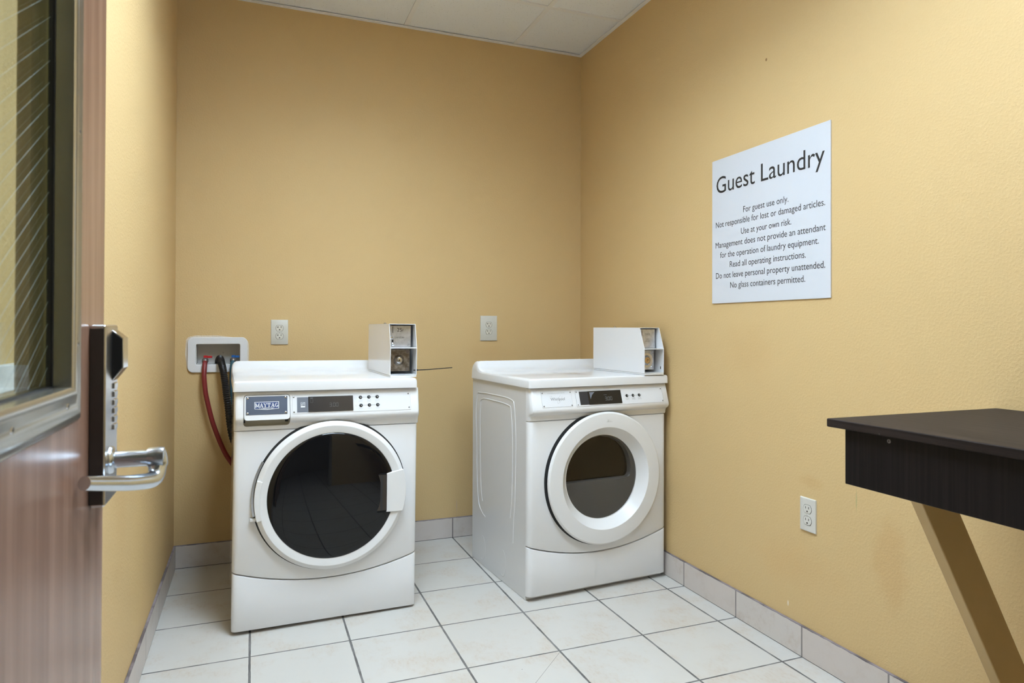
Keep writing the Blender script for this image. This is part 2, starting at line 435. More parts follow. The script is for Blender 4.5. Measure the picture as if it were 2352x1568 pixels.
# ceiling: panels resting on a grid of T bars
GX = [-2.245, -1.635, -1.0255, -.416]; GY = [-.471 - .6096*i for i in range(5)]
BAYS = [(GX[1], GX[2], GY[3], GY[1]), (GX[2], GX[3], GY[4], GY[3])]      # bay of the ceiling light
b = MB()
xs = [-W] + [g for g in GX if g > -W] + [0]; ys = [0] + GY + [FRONT]
for i in range(len(xs)-1):
    for j in range(len(ys)-1):
        cx, cy = (xs[i]+xs[i+1])/2, (ys[j]+ys[j+1])/2
        if any(a < cx < b_ and p < cy < q for a, b_, p, q in BAYS): continue
        b.box(xs[i]+.002, xs[i+1]-.002, ys[j+1]+.002, ys[j]-.002, H+.005, H+.02)
ceil = struct(b.obj('ceiling', M_ceil), 'white pitted ceiling tiles in a suspended grid', 'ceiling')
b = MB()
for g in GX[1:]: b.box(g-.012, g+.012, FRONT, -.002, H, H+.005)
for g in GY:
    for x0, x1 in ((-W, GX[1]-.012), (GX[1]+.012, GX[2]-.012), (GX[2]+.012, GX[3]-.012), (GX[3]+.012, 0)):
        if any(a <= x0 and x1 <= b_ and p < g-.05 and g+.05 < q for a, b_, p, q in BAYS): continue
        b.box(x0, x1, g-.012, g+.012, H, H+.005)
b.obj('ceiling_grid', M_grid, ceil)
b = MB()
b.box(-W, 0, -.021, 0, H-.0035, H+.001).box(-.021, 0, FRONT, -.021, H-.0035, H+.001).box(-W, -W+.021, FRONT, -.021, H-.0035, H+.001)
b.obj('wall_angle', M_grid, ceil)
struct(MB().box(-W-.12, .12, FRONT-.12, .12, H+.08, H+.12).obj('ceiling_slab', M_hall), 'concrete slab above the suspended ceiling', 'ceiling')
struct(MB().box(-3.4, 1.3, -5.3, FRONT-.12, H, H+.06).obj('ceiling_hall', M_hall), 'ceiling of the hall', 'ceiling')

# tiled skirting
struct(MB().box(-W+.009, -.009, -.009, 0, 0, .1063).obj('baseboard_back', M_base_back, bevel=.0012), 'cut tile skirting along the wall behind the machines', 'baseboard')
struct(MB().box(-.009, 0, FRONT, 0, 0, .1063).obj('baseboard_right', M_base_right, bevel=.0012), 'cut tile skirting below the laundry notice and counter', 'baseboard')
struct(MB().box(-W, -W+.009, FRONT, 0, 0, .1063).obj('baseboard_left', M_base_left, bevel=.0012), 'cut tile skirting along the wall beside the open door', 'baseboard')

# ceiling light (recessed 2 x 4 panel)
for (LX0, LX1, LY0, LY1), where in zip(BAYS, ('long recessed ceiling light in front of the washing machine', 'square recessed ceiling light nearer the doorway')):
    t = tag(empty('ceiling_light', ((LX0+LX1)/2, (LY0+LY1)/2, H)), where, 'light', 'recessed ceiling lights')
    hw, hl = (LX1-LX0)/2-.013, (LY1-LY0)/2-.013
    b = MB(); ring_prism(b, rrect(-hw, hw, -hl, hl, .002, 1), rrect(-hw+.03, hw-.03, -hl+.03, hl-.03, .002, 1), 'z', 0, .03)
    b.obj('light_frame', M_grid, t)
    MB().box(-hw+.03, hw-.03, -hl+.03, hl-.03, .056, .060).obj('diffuser', M_diff, t)
    lv = MB(); nx, ny = max(2, round(hw*2/.15)), max(2, round(hl*2/.15))
    for i in range(1, nx): x = -hw+.03 + (2*hw-.06)*i/nx; lv.box(x-.001, x+.001, -hl+.03, hl-.03, .002, .052)
    for i in range(1, ny): y = -hl+.03 + (2*hl-.06)*i/ny; lv.box(-hw+.03, hw-.03, y-.001, y+.001, .002, .052)
    ring_prism(lv, rrect(-hw+.029, hw-.029, -hl+.029, hl-.029, .002, 1), rrect(-hw+.031, hw-.031, -hl+.031, hl-.031, .002, 1), 'z', .002, .056)
    lv.obj('added_louvre', M_louvre, t)  # unseen blades added to cut the lamp light off the wall tops

# ------------------------------------------------------------------ small fittings
def put_screw(parent, M, r=.0032, name='screw', mat=None):
    b = MB(); b.lathe([(0, .0016), (r*.55, .0015), (r*.9, .0009), (r, 0), (0, 0)], 16, M)
    b.k = 1
    b.box(-r*.55, r*.55, -r*.13, r*.13, .0012, .0018, M); b.box(-r*.13, r*.13, -r*.55, r*.55, .0012, .0018, M)
    return b.obj(name, [mat or M_screw, M_slot], parent)

def outlet(loc, rz, w, h, plate, face, twenty, label):
    """local: x along the wall, -y out of the wall"""
    t = tag(empty('wall_outlet', loc, (0, 0, rz)), label, 'outlet', 'duplex wall outlets')
    F = frame((0, 0, 0), (1, 0, 0), (0, 0, 1), (0, -1, 0))
    b = MB()
    R = [[(x*s, -y, z*s2) for x, z in ((-w/2, -h/2), (w/2, -h/2), (w/2, h/2), (-w/2, h/2))] for s, s2, y in ((1, 1, 0), (1, 1, .003), (.985, .99, .0048), (.93, .96, .006))]
    b.loft(R).obj('cover_plate', plate, t)
    for sz in (.0195, -.0195):
        P = []
        for i in range(40):
            a = 2*PI*i/40; P.append((.0172*math.cos(a), max(-.0140, min(.0140, .0172*math.sin(a)))))
        o = MB().prism([(x, z+sz) for x, z in P], 'y', -.0075, -.004).obj('receptacle', face, t, bevel=.0008)
        g = MB(); ring_prism(g, [(x*1.07, z*1.07+sz) for x, z in P], [(x*1.0, z*1.0+sz) for x, z in P], 'y', -.0063, -.005)
        g.obj('gap', M_slot, o)
        def slot(x0, x1, z0, z1): MB().box(x0, x1, -.0079, -.0070, sz+z0, sz+z1).obj('slot', M_slot, o)
        if twenty:
            b = MB().box(-.0078, -.0055, -.0079, -.0070, sz+.0005, sz+.0095); b.box(-.0128, -.0078, -.0079, -.0070, sz+.0035, sz+.0058); b.obj('slot', M_slot, o)
        else: slot(-.0075, -.0055, .001, .0085)
        slot(.0052, .0075, .001, .0095 if twenty else .0085)
        b = MB(); b.lathe([(0, .0079), (.0029, .0079), (.0029, .006), (0, .006)], 16, F @ Matrix.Translation((0, sz-.0075, 0))); b.obj('ground_hole', M_slot, o)
    put_screw(t, F @ Matrix.Translation((0, 0, .006)), .0026, mat=plate)
    return t
outlet((-1.6352, 0, 1.0910), 0, .079, .1205, M_ivory, M_ivory_face, True, 'ivory duplex outlet on the back wall above the washing machine')
outlet((-.5591, 0, 1.1132), 0, .0958, .1358, M_ivory, M_ivory_face, True, 'ivory duplex outlet on the back wall above the dryer')
outlet((0, -1.6940, .4880), -PI/2, .0683, .1125, M_white_out, M_white_out, False, 'white duplex outlet low on the right wall beneath the notice')

# the notice
t = tag(empty('laundry_sign', (0, -1.4885, 1.5077)), 'large white notice headed Guest Laundry on the right wall', 'sign')
MB().box(-.0045, -.0005, -.3007, .3007, -.2902, .2902).obj('board', M_sign, t, bevel=.0006)
SF = frame((-.0045, .3007, -1.5077), (0, -1, 0), (0, 0, 1), (-1, 0, 0))      # x runs along the lines, v = world height
yy = lambda y: -(y + 1.4885) + .3007
def line(mb, txt, a, z, base, cap, bold=0.0): put_text(mb, txt, yy(a), yy(z), base, cap, SF, .0004, bold)
b = MB(); line(b, 'Guest Laundry', -1.2157, -1.7660, 1.6607, .0650); 
for txt, a, z, base in (('For guest use only.', -1.3738, -1.6061, 1.5622), ('Not responsible for lost or damaged articles.', -1.2117, -1.7677, 1.5228),
                        ('Use at your own risk.', -1.3618, -1.6192, 1.4805), ('Management does not provide an attendant', -1.2100, -1.7699, 1.4405),
                        ('for the operation of laundry equipment.', -1.2391, -1.7411, 1.3995), ('Read all operating instructions.', -1.2970, -1.6855, 1.3582),
                        ('Do not leave personal property unattended.', -1.2126, -1.7677, 1.3174), ('No glass containers permitted.', -1.2994, -1.6825, 1.2762)):
    line(b, txt, a, z, base, .0228)
b.obj('lettering', M_ink, t)

# recessed laundry box with its two valves
t = tag(empty('laundry_outlet_box', (-1.9085, 0, .984)), 'white recessed laundry outlet box on the back wall beside the washing machine', 'outlet box')
ox, oz = -1.9085, .984
b = MB(); n = 6
O = rrect(-2.0387-ox, -1.7795-ox, .9020-oz, 1.0670-oz, .026, n); I = rrect(HX0-ox+.001, HX1-ox-.001, HZ0-oz+.001, HZ1-oz-.001, .008, n)
ring_prism(b, O, I, 'y', -.010, -.0002)
b.obj('frame', M_box, t, bevel=.003, seg=3)
b = MB()
x0, x1, z0, z1 = HX0-ox+.0008, HX1-ox-.0008, HZ0-oz+.0008, HZ1-oz-.0008
b.box(x0, x1, .075, .078, z0, z1).box(x0, x0+.002, 0, .075, z0, z1).box(x1-.002, x1, 0, .075, z0, z1).box(x0, x1, 0, .075, z0, z0+.002).box(x0, x1, 0, .075, z1-.002, z1)
b.obj('recessed_tray', M_box_in, t)
for px in (-.043, .019):
    MB().lathe([(0, .004), (.003, .0035), (.004, 0), (0, 0)], 12, frame((px, .075, .008), (1,0,0), (0,0,1), (0,-1,0))).obj('screw', M_box_in, t)
outl = []
for i in range(60):
    a = 2*PI*i/60; x = .1315*(abs(math.cos(a))**.32)*(1 if math.cos(a) > 0 else -1); z = .0885*(abs(math.sin(a))**.32)*(1 if math.sin(a) > 0 else -1)
    left = x < .02 and z > -.03
    outl.append((x - (.0060 if x < 0 and z > -.03 else -.0) - (random.random()*.004 if left else .004*(1 if x < 0 else -1)), z + (.002 + random.random()*.0035 if left else (-.006 if z > 0 else .007))))
pb = MB(); ring_prism(pb, outl, [(-.0965 if math.cos(2*PI*i/60) < 0 else .0995, 0) if False else (.100*(abs(math.cos(2*PI*i/60))**.2)*(1 if math.cos(2*PI*i/60) > 0 else -1), .052*(abs(math.sin(2*PI*i/60))**.2)*(1 if math.sin(2*PI*i/60) > 0 else -1)) for i in range(60)], 'y', -.0016, -.0001)
pb.obj('plaster_edge', M_plaster, t)
for px, mt, nm in ((-1.9575-ox, M_red, 'hot_valve'), (-1.8365-ox, M_bluev, 'cold_valve')):
    v = MB(); v.box(px-.014, px+.003, .003, .020, .9750-oz-.008, .9750-oz+.006); v.box(px+.001, px+.023, .008, .016, .9750-oz-.006, .9750-oz+.004); v.box(px-.011, px+.0, .020, .0745, .9690-oz-.010, .9690-oz+.002)
    vo = v.obj(nm, mt, t, bevel=.002); vo['label'] = 'red valve handle' if mt is M_red else 'blue valve handle'
    nt = MB(); nt.lathe([(0, -.006), (.0125, -.006), (.0140, -.003), (.0140, .008), (.0110, .013), (0, .013)], 20, frame((px-.0065, .000, .9545-oz), (1,0,0), (0,.75,-.66), (0,.66,.75)))
    nt.obj('hose_nut', M_nut, vo)

# hoses
pts = catmull([(-1.9640, -.003, .9525), (-1.9642, -.0125, .9460), (-1.9646, -.0225, .934), (-1.9652, -.031, .912), (-1.9655, -.038, .880), (-1.9600, -.042, .820), (-1.9515, -.042, .773), (-1.9380, -.042, .712), (-1.9213, -.042, .651),
               (-1.8873, -.044, .558), (-1.8550, -.046, .495), (-1.80, -.05, .43), (-1.70, -.06, .42), (-1.60, -.10, .47), (-1.57, -.155, .47)], 8)
tag(MB().tube(pts, .0106, 16).obj('red_hose', M_redhose), 'red rubber water hose curving down from the laundry box', 'hose')
pts = catmull([(-1.8440, -.003, .9525), (-1.8445, -.0125, .9460), (-1.8455, -.0225, .934), (-1.8470, -.028, .912), (-1.8480, -.028, .868), (-1.845, -.024, .80), (-1.838, -.022, .70), (-1.81, -.03, .60), (-1.76, -.05, .52), (-1.68, -.08, .50), (-1.64, -.155, .50)], 8)
tag(MB().tube(pts, .0100, 16).obj('blue_hose', M_bluehose), 'dark teal water hose dropping behind the washing machine', 'hose')
base = catmull([(-1.9085, .046, .9420), (-1.9075, .040, .954), (-1.9020, .016, .9660), (-1.8965, -.018, .9600), (-1.8890, -.040, .935), (-1.8815, -.052, .900), (-1.8745, -.056, .850), (-1.8690, -.058, .800), (-1.8600, -.058, .735),
                (-1.8520, -.058, .660), (-1.835, -.06, .58), (-1.79, -.07, .50), (-1.72, -.085, .44)], 24)
rr = [.0150 + (.0016 if (i // 2) % 2 else -.0004) for i in range(len(base))]
tag(MB().tube(base, rr, 16).obj('drain_hose', M_blackhose), 'black corrugated drain hose looping out of the laundry box', 'hose')

# white plate on the left wall, seen through the door glass
tag(MB().box(-W, -W+.012, -2.62, -2.20, 1.022, 1.062).obj('wall_rail', M_box, bevel=.003), 'short white rail on the left wall behind the open door', 'rail')

# ------------------------------------------------------------------ counter
t = tag(empty('wall_counter', (0, -2.78, .9176)), 'dark brown counter shelf fixed along the right wall', 'counter')
oy, oz = 2.78, -.9176
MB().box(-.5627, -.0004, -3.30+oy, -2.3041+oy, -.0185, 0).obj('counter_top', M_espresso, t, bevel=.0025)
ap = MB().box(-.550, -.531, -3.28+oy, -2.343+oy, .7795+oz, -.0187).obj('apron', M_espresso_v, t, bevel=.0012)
put_screw(ap, frame((-.550, -2.451+oy, .8890+oz), (0,-1,0), (0,0,1), (-1,0,0)), .0044, mat=M_greyink)
MB().box(-.0385, -.0004, -3.28+oy, -2.343+oy, .8100+oz, -.0187).obj('wall_cleat', M_espresso_v, t, bevel=.0012)
k = 1.725; f_ = lambda x, z0: (x, z0 - k*(x + .3879) + oz)
e = .0887/math.sin(math.atan(k))*1.0        # width measured level
P = [(-.485, -.0190), (-.3879-(.8986-.7335)/k+e, -.0190), f_(-.0390+0, .7335+k*e), (-.0390+.0, -.1), (-.0390, -.2)]
# lower edge and upper edge of the slanting brace, cut plumb against the wall
lo = lambda z: -.3879 - (z - .7335)/k
P = [(lo(.8986), .8986+oz), (lo(.8986)+e, .8986+oz), (-.0095, .7335 - k*(-.0095-e+.3879) + oz), (-.0095, .7335 - k*(-.0095+.3879) + oz)]
MB().prism(P, 'y', -2.400+oy, -2.3705+oy).obj('brace', M_brace, t, bevel=.003)

# ------------------------------------------------------------------ open door with its glass light and electronic lock
XD = -1.9376; YE = -2.4305; YH = FRONT + .012
d1 = struct(empty('door_1', (XD-.022, YH, .01)), 'open reddish wooden door with a wired glass light, beside the camera', 'door')
ox, oy, oz = XD-.022, YH, .01
Lb = lambda b, x0, x1, y0, y1, z0, z1: b.box(x0-ox, x1-ox, y0-oy, y1-oy, z0-oz, z1-oz)
GY1, GY0, GZ0, GZ1 = -2.6100, -3.17, 1.0520, 1.97       # sight opening of the door light
b = MB(); m_ = .012
for y0, y1, z0, z1 in ((GY1+m_, YE, .012, 2.115), (YH+.004, GY0-m_, .012, 2.115), (GY0-m_, GY1+m_, .012, GZ0-m_), (GY0-m_, GY1+m_, GZ1+m_, 2.115)):
    Lb(b, XD-.0445, XD, y0, y1, z0, z1)
b.obj('door_leaf', M_doorwood, d1)
fr = MB()
prof = [(0.0, -.0400), (.0, .0030), (.003, .0058), (.009, .0066), (.016, .0040), (.022, .0030), (.030, .0052), (.036, .0040), (.0405, .0004), (.0405, -.0004), (.011, -.0008), (.011, -.0443), (.0405, -.0446), (.0405, -.0460), (.030, -.0490), (.004, -.0490)]
def corner(u):          # u = distance outwards from the sight opening
    return ((GY0-u, GZ0-u), (GY1+u, GZ0-u), (GY1+u, GZ1+u), (GY0-u, GZ1+u))
n = len(prof); vs, fs = [], []
for u, h in prof: vs += [(XD+h-ox, y-oy, z-oz) for y, z in corner(u)]
for i in range(n):
    j = (i+1) % n
    for c in range(4):
        c2 = (c+1) % 4; fs.append((i*4+c, i*4+c2, j*4+c2, j*4+c))
fr.add(vs, fs); fr_o = fr.obj('window_frame', M_frame, d1, smooth=40)
for y_, z_ in ((-2.588, 1.098), (-2.628, 1.034), (-2.588, 1.33), (-2.588, 1.62), (-2.80, 1.034), (-3.05, 1.034)):
    put_screw(fr_o, frame((XD+.0030-ox, y_-oy, z_-oz), (0,-1,0), (0,0,1), (1,0,0)), .004, mat=M_chrome)
gl = MB(); Lb(gl, XD-.0210, XD-.0150, GY0+.0005, GY1-.0005, GZ0+.0005, GZ1-.0005); gl = gl.obj('window_glass', M_gl, d1)
gk = MB(); 
for y0, y1, z0, z1 in ((GY1-.0015, GY1, GZ0, GZ1), (GY0, GY0+.0015, GZ0, GZ1), (GY0, GY1, GZ0, GZ0+.0015), (GY0, GY1, GZ1-.0015, GZ1)):
    Lb(gk, XD-.0195, XD-.0140, y0, y1, z0, z1)
gk.obj('glazing_seal', M_seal_gap, d1)
w = MB(); sl = .62
for s in (1,):
    c0 = GZ0 - .6
    while c0 < GZ1 + .6:
        a = []
        for y in (GY0+.003, GY1-.003):
            a.append((y, c0 + s*sl*(y-GY0)))
        (ya, za), (yb, zb) = a
        lo_, hi_ = GZ0+.004, GZ1-.004
        if not (max(za, zb) < lo_ or min(za, zb) > hi_):
            def clip(y, z):
                zc = min(hi_, max(lo_, z)); return (ya + (zc-za)*(yb-ya)/(zb-za), zc)
            p, q = clip(ya, za), clip(yb, zb)
            w.tube([(XD-.018-ox, p[0]-oy, p[1]-oz), (XD-.018-ox, q[0]-oy, q[1]-oz)], .00019, 5)
        c0 += .023
w.obj('wire_mesh', M_wire, gl)
# lock
LY0_, LY1_ = -2.5130, -2.4360
lk = MB(); Lb(lk, XD+.0004, XD+.0172, LY0_, LY1_, .8990, 1.1185)
lk = lk.obj('door_lock', M_satin, d1, bevel=.003, seg=3)
sd = MB(); Lb(sd, XD+.0006, XD+.0150, LY0_-.0012, LY0_+.001, .9030, 1.1140); sd.obj('lock_side_cover', M_case, lk)
hd = MB()
P = [(.0168, 1.0470), (.0292, 1.0640), (.0292, 1.1020), (.0168, 1.1125)]
hd.prism([(XD+a-ox, z-oz) for a, z in P], 'y', -2.4720-oy, -2.4375-oy); hd.obj('card_reader', M_chrome, lk, bevel=.0012)
sd = MB(); P = [(.0172, 1.0500), (.0278, 1.0650), (.0278, 1.1005), (.0172, 1.1095)]
sd.prism([(XD+a-ox, z-oz) for a, z in P], 'y', -2.4728-oy, -2.4715-oy); sd.obj('card_slot', M_black, lk)
for i in range(6):
    q = MB(); Lb(q, XD+.0165, XD+.0192, -2.468, -2.446, .985+i*.0105, .985+i*.0105+.0075); q.obj('key_button', M_satin, lk, bevel=.001)
lv = MB()
RF = frame((XD+.0172-ox, -2.4800-oy, .9500-oz), (0,1,0), (0,0,1), (1,0,0))
lv.lathe([(0, .0055), (.013, .0055), (.0165, .003), (.0175, 0), (0, 0)], 28, RF)
lv.lathe([(.0105, .004), (.0105, .050), (0, .050), (0, .004)], 24, RF)
# elbow and arm of the lever
path = catmull([(XD+.0660, -2.4760, .9560), (XD+.0690, -2.4775, .9400), (XD+.0660, -2.4900, .9250), (XD+.0480, -2.5180, .9275), (XD+.0290, -2.5500, .9350), (XD+.0100, -2.5840, .9440)], 8)
lv.tube([(a-ox, b_-oy, c-oz) for a, b_, c in path], [.0125]*9 + [.0110 - .0040*i/len(path) for i in range(len(path)-9)], 16)
lv.lathe([(0, .002), (.0125, .0), (.0135, -.006), (.0125, -.018), (0, -.018)], 24, frame((XD+.0765-ox, -2.4785-oy, .9500-oz), (0,1,0), (0,0,1), (1,0,0)))
lv.obj('lever_handle', M_lever, lk, smooth=50)
# hinges
for hz in (.25, 1.05, 1.85):
    hg = MB(); hg.lathe([(0, 0), (.0075, 0), (.0075, .11), (0, .11)], 14, Matrix.Translation((XD-.002-ox, .004, hz-oz))); hg.obj('hinge', M_satin, d1)

# ------------------------------------------------------------------ the two machines
def slant(y1, z1, y2, z2):
    """frame on the sloping facia: x along the machine, height measured as true z"""
    L = math.hypot(y1-y2, z1-z2)
    m = frame((0, y1, z1), (1,0,0), (0, y1-y2, z1-z2), (0, -(z1-z2), (y1-y2)))
    k = L/(z1-z2)
    return m, lambda z: (z - z1)*k
def seam_fn(mid, rise, xm, half): return lambda x: mid + rise*((x-xm)/half)**2
def stations(x0, x1, y, n=28):
    e = [(0, .30), (.0015, .58), (.0055, .82), (.012, .95), (.020, 1.0)]
    out = [(x0+a, y*k) for a, k in e]
    xi0, xi1 = x0+.020, x1-.020
    out += [(xi0 + (xi1-xi0)*i/n, y) for i in range(1, n)]
    return out + [(x1-a, y*k) for a, k in reversed(e)]
def bulged(x0, x1, y, zlow, zhigh, r=.004):
    rings = []
    for x, yf in stations(x0, x1, y):
        a, c = zlow(x), zhigh(x)
        rings.append([(x, 0, a), (x, yf+r, a), (x, yf+r*.3, a+r*.3), (x, yf, a+r), (x, yf, c-r), (x, yf+r*.3, c-r*.3), (x, yf+r, c), (x, 0, c)])
    return MB().loft(rings)
def worktop(x0, x1, zu, zt, hb, mat, root):
    y0 = -.045
    prof = [(y0, zu), (y0, zt-.010), (y0+.002, zt-.004), (y0+.006, zt-.0012), (y0+.013, zt), (.40, zt), (.445, zt+.001), (.475, zt+.006), (.496, zt+.016), (.508, zt+.029), (.515, zt+hb-.006), (.522, zt+hb), (.558, zt+hb-.002), (.570, zt+hb-.012), (.575, zu)]
    E = [(0, .25, .010), (.0015, .50, .006), (.005, .74, .002), (.011, .90, .0005), (.020, .98, 0), (.032, 1, 0)]
    rings = []
    for a, k, drop in E + [(None, 1, 0)] + E[::-1]:
        pass
    xs = [(x0+a, k, dr) for a, k, dr in E] + [(x1-a, k, dr) for a, k, dr in reversed(E)]
    for x, k, dr in xs:
        rings.append([(x, y + (dr*.6 if i in (0, 1, 2, 3) else 0), (zt + (z-zt)*k if z > zt else z) - (dr if z > zu+.02 else 0)) for i, (y, z) in enumerate(prof)])
    return MB().loft(rings).obj('worktop', mat, root, smooth=32)
def console(x0, x1, zu, zs, zn, yt, yn):
    prof = [(0, zu), (yt+.004, zu), (yt, zu-.004), (yn, zn+.012), (yn-.0012, zn+.004), (yn+.002, zn-.004), (yn+.010, zn-.010), (-.036, zn-.016), (-.0325, zn-.024), (-.031, zs+.006), (-.027, zs), (0, zs)]
    rings = []
    E = [(0, .50), (.002, .76), (.006, .92), (.013, 1.0)]
    for x, k in [(x0+a, q) for a, q in E] + [(x1-a, q) for a, q in reversed(E)]:
        rings.append([(x, y*k, z) for y, z in prof])
    return MB().loft(rings)
def cut(o, cutters):
    """carve pockets and keep the result as plain mesh"""
    tmp = []
    for c in cutters:
        c.parent = o.parent
        q = o.modifiers.new('c', 'BOOLEAN'); q.operation = 'DIFFERENCE'; q.object = c; q.solver = 'EXACT'; tmp.append(c)
    SC.view_layers[0].update(); dg = bpy.context.evaluated_depsgraph_get(); dg.update()
    me = bpy.data.meshes.new_from_object(o.evaluated_get(dg)); o.modifiers.clear(); o.data = me
    for c in tmp: bpy.data.objects.remove(c)
    me.set_sharp_from_angle(angle=math.radians(32))

def coin_box(root, x0, y0, rz, w, d, h, hm, s, zb, stained, label):
    M = Matrix.Translation((x0, y0, zb)) @ Matrix.Rotation(math.radians(rz), 4, 'Z')
    th = .0022
    side = [(0, 0), (0, hm), (s, h), (d, h), (d, 0)]
    b = MB(M)
    b.prism(side, 'x', 0, th); b.prism(side, 'x', w-th, w)
    b.box(th, w-th, s, d, h-th, h); b.box(th, w-th, d-th, d, 0, h-th); b.box(th, w-th, 0, d-th, 0, th)
    b.box(th, w-th, .0005, .052, hm-.0035, hm+.0005)
    body = b.obj('coin_box', M_white, root, bevel=.0007)
    MB(M).box(.001, w-.002, -.002, d-.002, -.0080, -.0010).obj('box_base', M_white, body, bevel=.001)
    # upper plate with the coin slot
    F = M @ frame((th, .048, hm+.001), (1,0,0), (0,0,1), (0,-1,0))
    pw, ph = w-2*th-.012, h-hm-.008
    MB().box(.002, pw, .001, ph, -.003, 0, F).obj('coin_slide_plate', M_steel, body, bevel=.0006)
    MB().box(.0175, .0195, ph-.030, ph-.004, 0, .0006, F).obj('coin_slot', M_slot, body)
    pr = MB()
    if stained:
        put_text(pr, '25', .036, .0560, ph-.0250, .0150, F, .0003); put_text(pr, '\u00a2', .0580, .0625, ph-.0230, .0110, F, .0003)
        put_text(pr, 'COIN RETURN', .0255, .066, ph-.0520, .0060, F, .0003)
        for x in (.080, .0815): pass
        pr.box(.080, .093, .0085, .0092, 0, .0003, F).box(.080, .093, .0045, .0052, 0, .0003, F).box(.0835, .0930, .0115, .0122, 0, .0003, F).box(.080, .0807, .0045, .0092, 0, .0003, F)
    else:
        put_text(pr, 'QUARTER', .034, .061, ph-.0270, .0090, F, .0003)
        put_text(pr, 'COIN', .040, .054, ph-.0470, .0052, F, .0003); put_text(pr, 'RETURN', .037, .060, ph-.0560, .0052, F, .0003)
    pr.obj('plate_lettering', M_ink if stained else M_greyink, body)
    if stained:
        MB().lathe([(0, .006), (.004, .0056), (.0068, .003), (.0072, 0), (0, 0)], 22, F @ Matrix.Translation((.0125, ph-.049, 0))).obj('return_button', M_chrome, body)
        MB().box(.0155, .0212, .017, ph-.058, 0, .0007, F).obj('return_slot', M_black, body)
        MB().lathe([(0, .005), (.004, .0046), (.0066, .0025), (.007, 0), (0, 0)], 22, F @ Matrix.Translation((.0190, .0115, 0))).obj('return_knob', M_satin, body)
    # lower vault door with its round lock
    G = M @ frame((th, .052, .012), (1,0,0), (0,0,1), (0,-1,0))
    vw, vh = w-2*th-.014, hm-.020
    pm = M_stain if stained else M_steel
    vd = MB().box(.001, vw, .001, vh, -.004, 0, G).obj('vault_door', pm, body, bevel=.0008)
    cx, cz = (.046, .046) if stained else (.047, .043)
    rb = MB(); rb.lathe([(.0335, 0), (.033, .0015), (.022, .0004), (.0175, .006), (.0165, .0075), (.0145, .0075), (.0135, .005), (0, .005)], 40, G @ Matrix.Translation((cx, cz, 0)))
    rb.obj('lock_collar', M_stain if stained else M_satin, vd)
    MB().lathe([(0, .0088), (.0100, .0086), (.0128, .0074), (.0130, .005), (0, .005)], 32, G @ Matrix.Translation((cx, cz, 0))).obj('key_lock', M_satin if stained else M_brass, vd)
    k = MB(G @ Matrix.Translation((cx, cz, 0)))
    if stained: k.prism(rrect(-.0022, .0022, -.0040, .0040, .002, 3), 'z', .0086, .0094)
    else: k.box(-.004, -.0025, -.0045, .0045, .0086, .0094).box(-.004, .0040, .0030, .0045, .0086, .0094).box(.0025, .004, -.001, .0045, .0086, .0094)
    k.obj('keyhole', M_slot, vd)
    for sx, sz in ((vw-.010, vh-.010), (vw-.010, .010)):
        MB().lathe([(0, .0008), (.0050, .0008), (.0060, .0), (0, 0)], 20, G @ Matrix.Translation((sx, sz, 0))).obj('rivet', M_nut if stained else M_satin, vd)
    if not stained:
        MB(M).box(w-th-.0006, w-th+.0001, .018, .023, .016, .028).obj('peg_hole', M_slot, body)
    # screw lock on the lid
    MB(M).lathe([(0, .0065), (.0040, .0062), (.0070, .0035), (.0075, 0), (0, 0)], 20, Matrix.Translation((.048, d*.72, h))).obj('lid_screw', M_satin, body)
    return M

def facia_line(mb, F, V, x0, x1, z0, z1, n=.0003, t=.0005):
    """hairline outline printed on the facia"""
    for a, b_, c, d in ((x0, x1, z0, z0+t), (x0, x1, z1-t, z1), (x0, x0+t, z0, z1), (x1-t, x1, z0, z1)):
        mb.box(a, b_, V(c), V(d), 0, n, F)
def buttons(parent, F, V, spots, r):
    for x, z in spots:
        b = MB(); b.lathe([(0, .0030), (r*.55, .0028), (r*.9, .0018), (r, .0004), (r, 0), (0, 0)], 22, F @ Matrix.Translation((x, V(z), .0004)))
        b.k = 1; b.lathe([(0, .0034), (r*.2, .0032), (r*.22, .0028), (0, .0028)], 10, F @ Matrix.Translation((x+r*.15, V(z)-r*.15, .0004)))
        b.obj('button', [M_black, M_silver], parent)

# ---------------- dryer
D = tag(empty('clothes_dryer', (-.709, -.904, 0), (0, 0, math.radians(4.3))), 'white front loading dryer with a wide white door ring, against the right wall', 'dryer')
ZT, ZU, ZS = .9085, .8700, .7345
b = MB().box(0, .686, .001, .578, .0015, ZU)
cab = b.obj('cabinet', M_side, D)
hole = lambda: MB().lathe([(0, .2), (.188, .2), (.188, -.060), (0, -.060)], 64, frame((.355, -.030, .479), (1,0,0), (0,0,1), (0,-1,0))).obj('cutter', M_black)
cut(cab, [hole()])
emb = MB()
def rib(pts, r=.0042):
    emb.tube([(.0022, y, z) for y, z in [tuple(p)[:2] for p in catmull([(a, c, 0) for a, c in pts], 6)]], r, 8)
rib([(.530, .640), (.536, .70), (.520, .795), (.47, .808), (.30, .812), (.15, .808), (.112, .78), (.096, .64), (.102, .40), (.116, .295), (.120, .20)])
rib([(.530, .640), (.520, .40), (.500, .285), (.455, .245), (.42, .235)])
rib([(.486, .66), (.482, .74), (.46, .780), (.30, .785), (.17, .780), (.143, .755), (.128, .62), (.134, .40), (.150, .30)])
rib([(.486, .66), (.476, .40), (.455, .30)])
for cy in (.452, .225):
    rib([(cy+.035*math.cos(a), .082+.056*math.sin(a)) for a in [2*PI*i/16 for i in range(4, 14)]], .0032)
emb.obj('pressed_ribs', M_side, D)
worktop(-.008, .692, ZU+.001, ZT, .0475, M_white_top, D)
seam = seam_fn(.1632, .0600, .343, .345)
